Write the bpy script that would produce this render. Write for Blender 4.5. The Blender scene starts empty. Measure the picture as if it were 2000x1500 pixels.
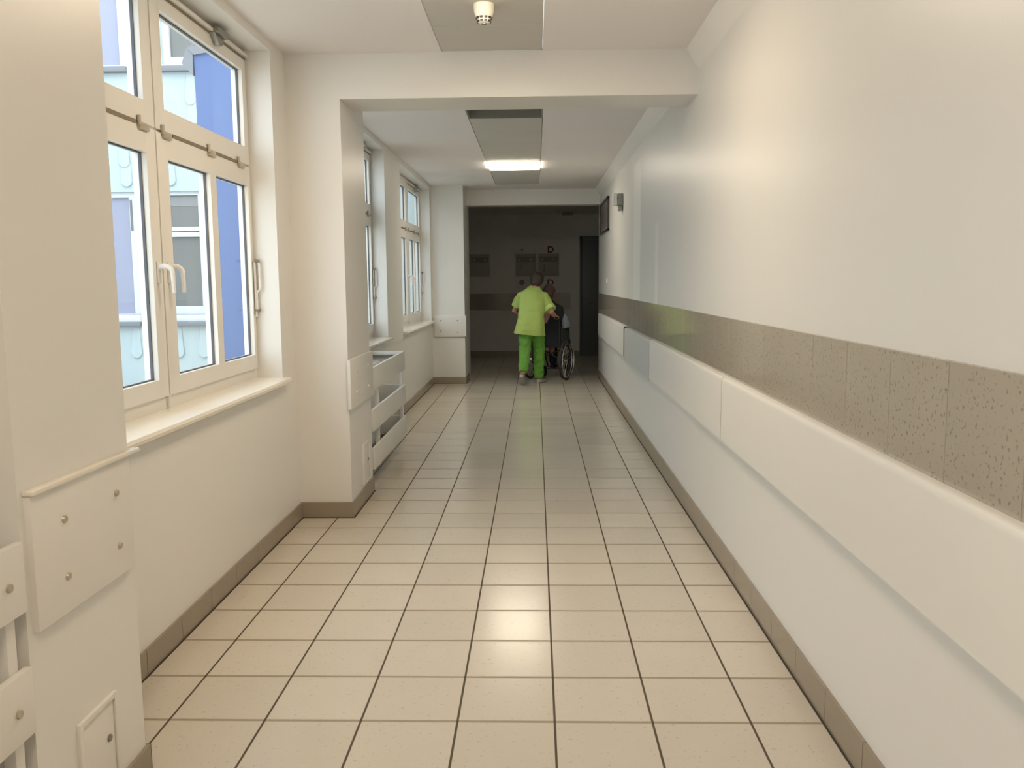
import bpy, bmesh, math, random
from mathutils import Vector, Matrix
random.seed(7)
sc = bpy.context.scene
COL = sc.collection

# ------------------------------------------------------------------ camera
cam = bpy.data.cameras.new('camera'); cam.sensor_width = 36.0; cam.sensor_fit = 'HORIZONTAL'
cam.lens = 1682.0 * 36 / 2000; cam.clip_start = 0.05; cam.clip_end = 200
co = bpy.data.objects.new('camera', cam); COL.objects.link(co)
R = ((0.99960418, 0.0050882, 0.02766928), (0.02686848, 0.11891305, -0.99254107), (-0.00834049, 0.99289164, 0.11872927))
M = Matrix(R).to_4x4(); M.translation = Vector((0, 0, 1.4968)); co.matrix_world = M
sc.camera = co

# ------------------------------------------------------------------ world, exposure
sc.view_settings.view_transform = 'Standard'; sc.view_settings.look = 'None'
sc.view_settings.gamma = 1.0; sc.view_settings.use_curve_mapping = False
sc.view_settings.exposure = 0.58
w = bpy.data.worlds.new('sky'); sc.world = w; w.use_nodes = True
bg = w.node_tree.nodes['Background']; bg.inputs['Color'].default_value = (0.86, 0.925, 1.0, 1)
bg.inputs['Strength'].default_value = 2.6
LAMP_NEAR = 15.5; LAMP_FAR = 12.0

# ------------------------------------------------------------------ materials
def s2l(c):
    return tuple((v / 12.92 if v <= 0.04045 else ((v + 0.055) / 1.055) ** 2.4) for v in (x / 255 for x in c))

def mat(name, col, rough=0.5, metal=0.0, spec=0.5, noise=0.0, nscale=8.0, bump=0.0, bscale=60.0, emit=None, estr=0.0, coat=0.0):
    m = bpy.data.materials.new(name); m.use_nodes = True
    nt = m.node_tree; b = nt.nodes['Principled BSDF']
    b.inputs['Base Color'].default_value = (*col, 1); b.inputs['Roughness'].default_value = rough
    b.inputs['Metallic'].default_value = metal; b.inputs['Specular IOR Level'].default_value = spec
    b.inputs['Coat Weight'].default_value = coat; b.inputs['Coat Roughness'].default_value = 0.1
    g = nt.nodes.new('ShaderNodeNewGeometry')
    if noise > 0:
        n = nt.nodes.new('ShaderNodeTexNoise'); n.inputs['Scale'].default_value = nscale; n.inputs['Detail'].default_value = 5
        nt.links.new(g.outputs['Position'], n.inputs['Vector'])
        mx = nt.nodes.new('ShaderNodeMix'); mx.data_type = 'RGBA'
        mx.inputs['A'].default_value = (*[c * (1 - noise) for c in col], 1)
        mx.inputs['B'].default_value = (*[min(1, c * (1 + noise)) for c in col], 1)
        nt.links.new(n.outputs['Fac'], mx.inputs['Factor']); nt.links.new(mx.outputs['Result'], b.inputs['Base Color'])
    if bump > 0:
        n2 = nt.nodes.new('ShaderNodeTexNoise'); n2.inputs['Scale'].default_value = bscale; n2.inputs['Detail'].default_value = 4
        nt.links.new(g.outputs['Position'], n2.inputs['Vector'])
        bp = nt.nodes.new('ShaderNodeBump'); bp.inputs['Strength'].default_value = bump; bp.inputs['Distance'].default_value = 0.004
        nt.links.new(n2.outputs['Fac'], bp.inputs['Height']); nt.links.new(bp.outputs['Normal'], b.inputs['Normal'])
    if emit:
        b.inputs['Emission Color'].default_value = (*emit, 1); b.inputs['Emission Strength'].default_value = estr
    return m

def tile_mat(name, col, grout_u, grout_v, pu, pv, ou, ov, axis_u, axis_v, wu, wv, rough, speck=0.5, var=0.05, spscale=60, spthr=0.66):
    """ceramic tiles laid out in world metres: grout lines, per-tile tone, dark flecks"""
    m = bpy.data.materials.new(name); m.use_nodes = True; nt = m.node_tree; N = nt.nodes; L = nt.links
    b = N['Principled BSDF']; g = N.new('ShaderNodeNewGeometry'); sx = N.new('ShaderNodeSeparateXYZ'); L.new(g.outputs['Position'], sx.inputs[0])
    def math_(op, a, bb=None, c=None):
        n = N.new('ShaderNodeMath'); n.operation = op
        for i, v in enumerate((a, bb, c)):
            if v is None: continue
            if isinstance(v, (int, float)): n.inputs[i].default_value = v
            else: L.new(v, n.inputs[i])
        return n.outputs[0]
    def line(axis, pitch, off, wd):
        t = math_('DIVIDE', math_('SUBTRACT', sx.outputs[axis], off), pitch)
        fl = math_('FLOOR', math_('ADD', t, 0.5))
        d = math_('MULTIPLY', math_('ABSOLUTE', math_('SUBTRACT', t, fl)), pitch)
        mr = N.new('ShaderNodeMapRange'); mr.inputs['From Min'].default_value = wd * 0.35; mr.inputs['From Max'].default_value = wd * 0.62
        mr.inputs['To Min'].default_value = 1; mr.inputs['To Max'].default_value = 0; L.new(d, mr.inputs['Value'])
        return mr.outputs[0], math_('FLOOR', t)
    lu, iu = line(axis_u, pu, ou, wu)
    if axis_v is not None: lv, iv = line(axis_v, pv, ov, wv)
    else: lv, iv = None, None
    cb = N.new('ShaderNodeCombineXYZ'); L.new(iu, cb.inputs[0])
    if iv is not None: L.new(iv, cb.inputs[1])
    wn = N.new('ShaderNodeTexWhiteNoise'); L.new(cb.outputs[0], wn.inputs['Vector'])
    def mixc(fac, A, B):
        n = N.new('ShaderNodeMix'); n.data_type = 'RGBA'
        if isinstance(fac, (int, float)): n.inputs['Factor'].default_value = fac
        else: L.new(fac, n.inputs['Factor'])
        for k, v in (('A', A), ('B', B)):
            if isinstance(v, tuple): n.inputs[k].default_value = (*v, 1)
            else: L.new(v, n.inputs[k])
        return n.outputs['Result']
    c = mixc(wn.outputs['Value'], tuple(x * (1 - var) for x in col), tuple(min(1, x * (1 + var)) for x in col))
    no = N.new('ShaderNodeTexNoise'); no.inputs['Scale'].default_value = 5; no.inputs['Detail'].default_value = 6; L.new(g.outputs['Position'], no.inputs['Vector'])
    c = mixc(math_('MULTIPLY', no.outputs['Fac'], 0.35), c, tuple(x * 0.78 for x in col))
    sp = N.new('ShaderNodeTexNoise'); sp.inputs['Scale'].default_value = spscale; sp.inputs['Detail'].default_value = 3; L.new(g.outputs['Position'], sp.inputs['Vector'])
    ms = N.new('ShaderNodeMapRange'); ms.inputs['From Min'].default_value = spthr; ms.inputs['From Max'].default_value = spthr + 0.05; L.new(sp.outputs['Fac'], ms.inputs['Value'])
    c = mixc(math_('MULTIPLY', ms.outputs[0], speck), c, tuple(x * 0.42 for x in col))
    if lv is not None: c = mixc(math_('MULTIPLY', lv, 0.85), c, grout_v)
    c = mixc(math_('MULTIPLY', lu, 0.95), c, grout_u)
    L.new(c, b.inputs['Base Color'])
    tot = math_('MAXIMUM', lu, lv) if lv is not None else lu
    rr = N.new('ShaderNodeMapRange'); rr.inputs['To Min'].default_value = rough; rr.inputs['To Max'].default_value = 0.8; L.new(tot, rr.inputs['Value'])
    L.new(rr.outputs[0], b.inputs['Roughness'])
    rs = N.new('ShaderNodeMapRange'); rs.inputs['To Min'].default_value = 0.5; rs.inputs['To Max'].default_value = 0.08; L.new(tot, rs.inputs['Value']); L.new(rs.outputs[0], b.inputs['Specular IOR Level'])
    bp = N.new('ShaderNodeBump'); bp.inputs['Strength'].default_value = 0.4; bp.inputs['Distance'].default_value = 0.002; bp.invert = True
    L.new(tot, bp.inputs['Height']); L.new(bp.outputs['Normal'], b.inputs['Normal'])
    return m

WALL = mat('wall_paint', (0.80, 0.785, 0.745), 0.36, spec=0.35, noise=0.02, nscale=1.3, bump=0.10, bscale=35)
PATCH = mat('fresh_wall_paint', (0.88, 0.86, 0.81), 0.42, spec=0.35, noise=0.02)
CEIL = mat('ceiling_paint', (0.86, 0.82, 0.80), 0.8, spec=0.2, noise=0.02, nscale=1.0)
CPAN = mat('ceiling_panel_board', (0.60, 0.58, 0.53), 0.8, spec=0.2, noise=0.03, nscale=3)
BOARD = mat('bumper_board_laminate', (0.80, 0.78, 0.73), 0.38, spec=0.4, noise=0.02, nscale=2)
BOARDG = mat('grey_bumper_board', (0.63, 0.63, 0.62), 0.35, spec=0.4, noise=0.02, nscale=2)
PVC = mat('window_profile', (0.80, 0.775, 0.72), 0.3, spec=0.5)
PVCO = mat('window_profile_outside', (0.86, 0.88, 0.93), 0.3, spec=0.5)
SILL = mat('sill_board', (0.84, 0.80, 0.70), 0.16, spec=0.6)
GASK = mat('rubber_gasket', (0.10, 0.105, 0.12), 0.6)
GROOVE_SHADE = mat('groove_and_shade', (0.22, 0.18, 0.12), 0.5)
STEEL = mat('dull_steel', (0.30, 0.29, 0.26), 0.35, metal=0.8)
CHROME = mat('chrome', (0.75, 0.75, 0.76), 0.12, metal=1.0)
HANDLEM = mat('handle_plastic', (0.82, 0.80, 0.77), 0.22)
SCREW = mat('screw_cap', (0.50, 0.45, 0.36), 0.3, metal=0.3)
SCREWHI = mat('highlit_screw_cap', (0.85, 0.83, 0.72), 0.25, metal=0.2)  # paler than SCREW: the screws' highlights are put into the colour
RADW = mat('radiator_enamel', (0.80, 0.80, 0.80), 0.3)
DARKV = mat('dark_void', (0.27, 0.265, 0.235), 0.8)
BLACK = mat('black_plastic', (0.025, 0.025, 0.027), 0.4)
FLOORM = tile_mat('floor_tiles', (0.655, 0.595, 0.495), (0.085, 0.065, 0.045), (0.32, 0.265, 0.19), 0.333, 0.333, 0.0588, 2.7872, 0, 1, 0.0085, 0.016, 0.20, speck=0.3, spscale=60, spthr=0.63)
BANDM = tile_mat('wall_band_tiles', (0.46, 0.41, 0.335), (0.31, 0.275, 0.225), None, 0.333, 1, 2.045, 0, 1, None, 0.005, 0, 0.10, speck=0.6, spscale=80, spthr=0.60, var=0.04)
SKIRTM = tile_mat('skirting_tiles', (0.33, 0.275, 0.205), (0.14, 0.11, 0.07), None, 0.333, 1, 2.7872, 0, 1, None, 0.004, 0, 0.25, speck=0.2, var=0.03)

def glass_mat():
    m = bpy.data.materials.new('window_glass'); m.use_nodes = True; nt = m.node_tree
    nt.nodes.remove(nt.nodes['Principled BSDF']); out = nt.nodes['Material Output']
    t = nt.nodes.new('ShaderNodeBsdfTransparent'); t.inputs['Color'].default_value = (0.93, 0.96, 0.96, 1)
    gl = nt.nodes.new('ShaderNodeBsdfGlossy'); gl.inputs['Roughness'].default_value = 0.02
    lw = nt.nodes.new('ShaderNodeLayerWeight'); lw.inputs['Blend'].default_value = 0.5
    pw = nt.nodes.new('ShaderNodeMath'); pw.operation = 'POWER'; pw.inputs[1].default_value = 6; nt.links.new(lw.outputs['Facing'], pw.inputs[0])
    ma = nt.nodes.new('ShaderNodeMath'); ma.operation = 'MULTIPLY_ADD'; ma.inputs[1].default_value = 0.45; ma.inputs[2].default_value = 0.02; nt.links.new(pw.outputs[0], ma.inputs[0])
    mx = nt.nodes.new('ShaderNodeMixShader'); nt.links.new(ma.outputs[0], mx.inputs[0])
    nt.links.new(t.outputs[0], mx.inputs[1]); nt.links.new(gl.outputs[0], mx.inputs[2]); nt.links.new(mx.outputs[0], out.inputs['Surface'])
    return m
GLASS = glass_mat()

# ------------------------------------------------------------------ mesh helpers
class MB:
    def __init__(s): s.bm = bmesh.new()
    def box(s, x0, x1, y0, y1, z0, z1, bev=0.0, rot=None, piv=None):
        r = bmesh.ops.create_cube(s.bm, size=1.0); vs = r['verts']
        c = Vector(((x0 + x1) / 2, (y0 + y1) / 2, (z0 + z1) / 2)); d = Vector((abs(x1 - x0), abs(y1 - y0), abs(z1 - z0)))
        for v in vs: v.co = Vector((v.co.x * d.x, v.co.y * d.y, v.co.z * d.z)) + c
        if rot is not None:
            bmesh.ops.rotate(s.bm, verts=vs, cent=piv if piv is not None else c, matrix=rot)
        if bev > 0:
            es = list({e for v in vs for e in v.link_edges})
            bmesh.ops.bevel(s.bm, geom=es, offset=bev, segments=2, affect='EDGES', profile=0.6)
        return s
    def cyl(s, a, b, r, r2=None, n=16):
        a, b = Vector(a), Vector(b); r2 = r if r2 is None else r2; d = b - a
        q = d.to_track_quat('Z', 'Y').to_matrix().to_4x4(); q.translation = (a + b) / 2
        bmesh.ops.create_cone(s.bm, cap_ends=True, segments=n, radius1=r, radius2=r2, depth=d.length, matrix=q); return s
    def sph(s, c, r, sc_=(1, 1, 1), n=16):
        m = Matrix.Translation(c) @ Matrix.Diagonal((*[k * r for k in sc_], 1))
        bmesh.ops.create_uvsphere(s.bm, u_segments=n, v_segments=max(6, n // 2), radius=1, matrix=m); return s
    def tube(s, pts, r, n=8, closed=False, flat=1.0):
        pts = [Vector(p) for p in pts]; rings = []; k = len(pts); up = Vector((0, 0, 1))
        rr = r if isinstance(r, (list, tuple)) else [r] * k
        prev = None
        for i, p in enumerate(pts):
            if closed: d = pts[(i + 1) % k] - pts[i - 1]
            else: d = pts[min(i + 1, k - 1)] - pts[max(i - 1, 0)]
            d.normalize()
            u = prev if prev is not None else (up if abs(d.z) < 0.9 else Vector((1, 0, 0)))
            u = (u - d * u.dot(d)).normalized(); prev = u; v = d.cross(u)
            rings.append([s.bm.verts.new(p + (u * math.cos(2 * math.pi * j / n) * flat + v * math.sin(2 * math.pi * j / n)) * rr[i]) for j in range(n)])
        for i in range(k if closed else k - 1):
            a, b = rings[i], rings[(i + 1) % k]
            for j in range(n): s.bm.faces.new((a[j], a[(j + 1) % n], b[(j + 1) % n], b[j]))
        if not closed:
            s.bm.faces.new(rings[0][::-1]); s.bm.faces.new(rings[-1])
        return s
    def loft(s, rings, cap=True):
        R_ = [[s.bm.verts.new(p) for p in ring] for ring in rings]; n = len(R_[0])
        for a, b in zip(R_, R_[1:]):
            for j in range(n): s.bm.faces.new((a[j], a[(j + 1) % n], b[(j + 1) % n], b[j]))
        if cap: s.bm.faces.new(R_[0][::-1]); s.bm.faces.new(R_[-1])
        return s
    def ring(s, c, ax, R_, r, n=48, m=10, flat=1.0):
        ax = Vector(ax).normalized(); u = ax.orthogonal().normalized(); v = ax.cross(u); c = Vector(c)
        return s.torus(c, ax, u, v, R_, r, n, m, flat)
    def torus(s, c, ax, u, v, R_, r, n, m, flat):
        rings = []
        for i in range(n):
            t = 2 * math.pi * i / n; rad = u * math.cos(t) + v * math.sin(t)
            rings.append([s.bm.verts.new(c + rad * (R_ + r * math.cos(2 * math.pi * j / m)) + ax * (r * flat * math.sin(2 * math.pi * j / m))) for j in range(m)])
        for i in range(n):
            a, b = rings[i], rings[(i + 1) % n]
            for j in range(m): s.bm.faces.new((a[j], a[(j + 1) % m], b[(j + 1) % m], b[j]))
        return s
    def prism(s, poly, axis, a, b):
        """extrude a 2-D polygon along an axis ('y': poly in x,z; 'x': poly in y,z)"""
        f = (lambda p, t: (p[0], t, p[1])) if axis == 'y' else ((lambda p, t: (t, p[0], p[1])) if axis == 'x' else (lambda p, t: (p[0], p[1], t)))
        A = [s.bm.verts.new(f(p, a)) for p in poly]; B = [s.bm.verts.new(f(p, b)) for p in poly]; n = len(poly)
        s.bm.faces.new(A); s.bm.faces.new(B[::-1])
        for j in range(n): s.bm.faces.new((A[j], B[j], B[(j + 1) % n], A[(j + 1) % n]))
        return s
    def xf(s, m): bmesh.ops.transform(s.bm, matrix=m, verts=s.bm.verts); return s
    def build(s, name, m, parent=None, smooth=True, ang=0.6):
        bmesh.ops.recalc_face_normals(s.bm, faces=s.bm.faces)
        me = bpy.data.meshes.new(name); s.bm.to_mesh(me); s.bm.free(); me.materials.append(m)
        if smooth:
            for p in me.polygons: p.use_smooth = True
            try: me.set_sharp_from_angle(angle=ang)
            except Exception: pass
        o = bpy.data.objects.new(name, me); COL.objects.link(o)
        if parent is not None:
            o.parent = parent; o.matrix_parent_inverse = parent.matrix_world.inverted()
        return o

def tag(o, label=None, cat=None, group=None, kind=None):
    if label: o['label'] = label
    if cat: o['category'] = cat
    if group: o['group'] = group
    if kind: o['kind'] = kind
    return o
def empty(name, loc, label=None, cat=None, group=None, kind=None):
    o = bpy.data.objects.new(name, None); o.location = loc; o.empty_display_size = 0.1; COL.objects.link(o)
    o.matrix_world = Matrix.Translation(loc)
    return tag(o, label, cat, group, kind)
def lab(o, t): o['label'] = t; return o
def struct(name, mb, m, label=None, smooth=False):
    return tag(mb.build(name, m, None, smooth), label, None, None, 'structure')

# ------------------------------------------------------------------ room shell
XR, XW, XO = 0.983, -1.51, -1.727      # right wall, left recess wall, outer face of left wall
XP1, XP2, XP3 = -1.195, -1.18, -1.035 # pillar faces
ZC = 2.865
struct('floor', MB().box(-6, 4.5, -3.2, 17.6, -0.1, 0), FLOORM, 'beige square floor tiles with thin dark joints')
SX0, SX1 = -0.556, 0.052
c = MB()
c.box(XO, SX0, -3.2, 5.36, ZC, ZC + .1).box(SX1, XR + .2, -3.2, 5.36, ZC, ZC + .1)
c.box(SX0, SX1, -3.2, -2.6, ZC, ZC + .1).box(SX0, SX1, -3.2, 5.36, ZC + .3, ZC + .36)
SX2, SX3 = -0.560, 0.070
c.box(XO, SX2, 5.36, 13.6, ZC, ZC + .1).box(SX3, XR + .2, 5.36, 13.6, ZC, ZC + .1)
c.box(SX2, SX3, 12.62, 13.6, ZC, ZC + .1).box(SX2, SX3, 5.36, 7.08 - .9, ZC, ZC + .1).box(SX2 - .02, SX3 + .02, 5.36, 12.7, ZC + .3, ZC + .36)
c.box(SX2 - .02, SX2, 6.18, 12.62, ZC + .1, ZC + .3).box(SX3, SX3 + .02, 6.18, 12.62, ZC + .1, ZC + .3)
struct('ceiling', c, CEIL, 'white plaster ceiling of the corridor')
def ceiling_strip(n, x0, x1, ys, label):
    g = MB()
    for a, b in zip(ys, ys[1:]): g.box(x0 + .004, x1 - .004, a + .004, b - .004, ZC + .004, ZC + .02, .002)
    return struct('trim_%d' % n, g, CPAN, label)
ceiling_strip(1, SX0, SX1, [-2.6, -2.0, -1.4], 'greyer ceiling panels behind the camera end')
ceiling_strip(2, SX0, SX1, [-1.4, -.75, -.1], 'greyer ceiling panels near the end wall')
ceiling_strip(3, SX0, SX1, [4.23, 4.85, 5.36], 'strip of greyish ceiling panels around the smoke detector')
ceiling_strip(12, SX0, SX1, [.55, 1.15, 1.77, 2.38, 3.0, 3.61], 'greyish ceiling panels between the two lamps at the camera end')
ceiling_strip(4, SX2, SX3, [7.53, 8.16, 8.80, 9.46, 10.13], 'strip of greyish ceiling panels before the lit ceiling lamp')
ceiling_strip(5, SX2, SX3, [10.78, 11.4, 12.0, 12.62], 'strip of greyish ceiling panels beyond the lit ceiling lamp')
# dark open bay where a panel is missing
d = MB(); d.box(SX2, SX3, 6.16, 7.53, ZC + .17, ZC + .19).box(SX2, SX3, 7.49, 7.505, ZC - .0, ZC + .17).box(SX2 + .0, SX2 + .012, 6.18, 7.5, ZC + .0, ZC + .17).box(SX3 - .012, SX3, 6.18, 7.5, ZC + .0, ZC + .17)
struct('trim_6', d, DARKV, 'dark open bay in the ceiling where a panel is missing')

# windows: niche ranges along the left wall (near end, far end)
NICHES = [(-1.85, .85, 2), (2.37, 5.07, 1), (6.09, 8.79, 3), (9.80, 12.50, 4)]
ZS, ZT = 0.93, 2.815
wl = MB()
ys = [-3.2] + [v for n in NICHES for v in n[:2]] + [13.3]
for i in range(0, len(ys), 2): wl.box(XO, XW, ys[i], ys[i + 1], 0, ZC + .05)
for y0, y1, _ in NICHES:
    wl.box(XO, XW, y0, y1, 0, ZS - .03); wl.box(XO, XW, y0, y1, ZT, ZC + .05)
wl.box(XW - .01, XP1, 1.905, 2.445, 0, ZC + .04)
wl.box(XW - .01, XP2, 5.36, 6.07, 0, ZC + .04)
wl.box(XW - .01, XP3, 12.6, 13.2, 0, ZC + .04)
struct('wall_left', wl, WALL, 'white plaster window wall with projecting pillars')
wr = MB().box(XR, XR + .25, -3.2, 13.3, 0, ZC + .05)
struct('wall_right', wr, WALL, 'long plain white plaster wall')
struct('trim_7', MB().prism([(XR, 2.745), (XR, ZC), (XR - .075, ZC), (XR - .03, 2.79)], 'y', -3.2, 13.3), PATCH, 'plaster cove between ceiling and long wall')
struct('wall_back', MB().box(XO, XR + .25, -3.4, -3.2, 0, ZC + .05), WALL, 'plain wall at the camera end')
struct('trim_8', MB().box(XP2 - .0, XR + .02, 5.36, 5.745, 2.60, ZC + .05), WALL, 'white ceiling beam crossing the corridor')
struct('trim_9', MB().box(XP3 - .3, XR - .001, 13.22, 13.49, 2.635, 2.95), WALL, 'white beam over the opening to the dark hall')
struct('trim_10', MB().box(XR - .010, XR + .01, -3.2, 13.3, .985, 1.302, .002), BANDM, 'speckled grey-brown wall tile band')
bl = MB()
T = .012
for a in [(XW, XW + T, 2.445, 5.36 - T), (XW, XP2 + T, 5.36 - T, 5.36), (XP2, XP2 + T, 5.36, 6.07), (XW, XW + T, 6.07, 12.6 - T),
          (XW, XP3 + T, 12.6 - T, 12.6), (XP3, XP3 + T, 12.6, 13.2), (XP1, XP1 + T, 1.905, 2.445 + T), (XW, XP1 + T, 1.905 - T, 1.905), (XW + T, XP1, 2.445, 2.445 + T), (XW, XW + T, -3.2, 1.905 - T)]:
    bl.box(*a, 0, .10)
struct('baseboard_left', bl, SKIRTM, 'brownish tile skirting along the window wall')
struct('baseboard_right', MB().box(XR - .012, XR, -3.2, 13.3, 0, .12), SKIRTM, 'brownish tile skirting along the long wall')
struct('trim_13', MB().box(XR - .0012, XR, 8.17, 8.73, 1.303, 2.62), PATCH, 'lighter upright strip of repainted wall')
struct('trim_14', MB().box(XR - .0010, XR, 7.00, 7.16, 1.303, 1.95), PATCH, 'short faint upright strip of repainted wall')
JOINT = mat('dark_skirting_joint', (0.05, 0.04, 0.028), 0.8)
j = MB(); q = T + .007
for a in [(XW + T, XW + q, 2.445 + T, 5.36 - T), (XW + T, XP2 + q, 5.36 - q, 5.36 - T), (XP2 + T, XP2 + q, 5.36 - T, 6.07), (XW + T, XW + q, 6.07, 12.6 - T), (XW + T, XP3 + q, 12.6 - q, 12.6 - T), (XP3 + T, XP3 + q, 12.6 - T, 13.2), (XP1 + T, XP1 + q, 1.9, 2.445 + q)]: j.box(*a, 0, .0025)
struct('trim_15', j, JOINT, 'dark joint where the left skirting meets the floor')
struct('trim_16', MB().box(XR - q, XR - T, -3.2, 13.3, 0, .0025), JOINT, 'dark joint where the right skirting meets the floor')
# dark hall beyond
DY = 17.29
h = MB().box(-6, 4.5, DY, DY + .2, 0, 3.1)
struct('wall_far', h, WALL, 'unlit back wall of the dark hall')
struct('wall_hall_west', MB().box(-6.2, -6, 13.3, DY + .2, 0, 3.1).box(-6, XW, 13.56, 13.62, 0, 3.1).box(XW, XP3, 13.2, 13.62, 0, 3.1), WALL, 'side wall of the dark hall')
struct('wall_hall_east', MB().box(4.5, 4.7, 13.3, DY + .2, 0, 3.1).box(XR + .0, 4.5, 13.3, 13.5, 0, 3.1), WALL, 'other side wall of the dark hall')
struct('ceiling_hall', MB().box(-6, 4.5, 13.5, DY + .2, 2.80, 3.0), CEIL, 'ceiling of the dark hall')
struct('trim_11', MB().box(-4.0, 0.70, DY - .012, DY + .01, .92, 1.25, .002), BANDM, 'tile band on the back wall of the dark hall')
struct('baseboard_far', MB().box(-6, .90, DY - .012, DY + .01, 0, .10, .002), SKIRTM, 'skirting of the dark hall')

# door in the dark hall
DOORM = mat('dark_door', (0.10, 0.11, 0.115), 0.4)
dr = empty('door_1', (1.3, DY, 0), 'dark door in the back wall of the hall', kind='structure')
MB().box(.93, 1.83, DY - .03, DY - .005, 0, 2.30, .003).build('door_leaf', DOORM, dr)
MB().box(.88, .93, DY - .05, DY - .001, 0, 2.36, .003).box(1.83, 1.88, DY - .05, DY - .001, 0, 2.36, .003).box(.88, 1.88, DY - .05, DY - .001, 2.30, 2.36, .003).build('door_frame', DOORM, dr)
MB().cyl((1.02, DY - .03, 1.05), (1.02, DY - .08, 1.05), .011).cyl((1.02, DY - .075, 1.05), (1.13, DY - .075, 1.05), .009).build('door_handle', STEEL, dr)

# ------------------------------------------------------------------ windows
def curved_handle(y, z, x, parent, flip=1):
    b = MB(); b.box(x, x + .010, y - .014, y + .014, z - .075, z + .02, .004)
    pts = []; rr = []
    for i in range(11):
        t = i / 10; a = t * math.pi * .5
        pts.append((x + .008 + .055 * math.sin(min(1, t * 2.2) * math.pi / 2), y + .012 * flip * t, z - .135 * max(0, t - .15) ** 1.15 - .005 + .012 * math.sin(t * math.pi)))
        rr.append(.0125 - .004 * t)
    b.tube(pts, rr, 10)
    return b.build('window_handle', HANDLEM, parent)

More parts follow.
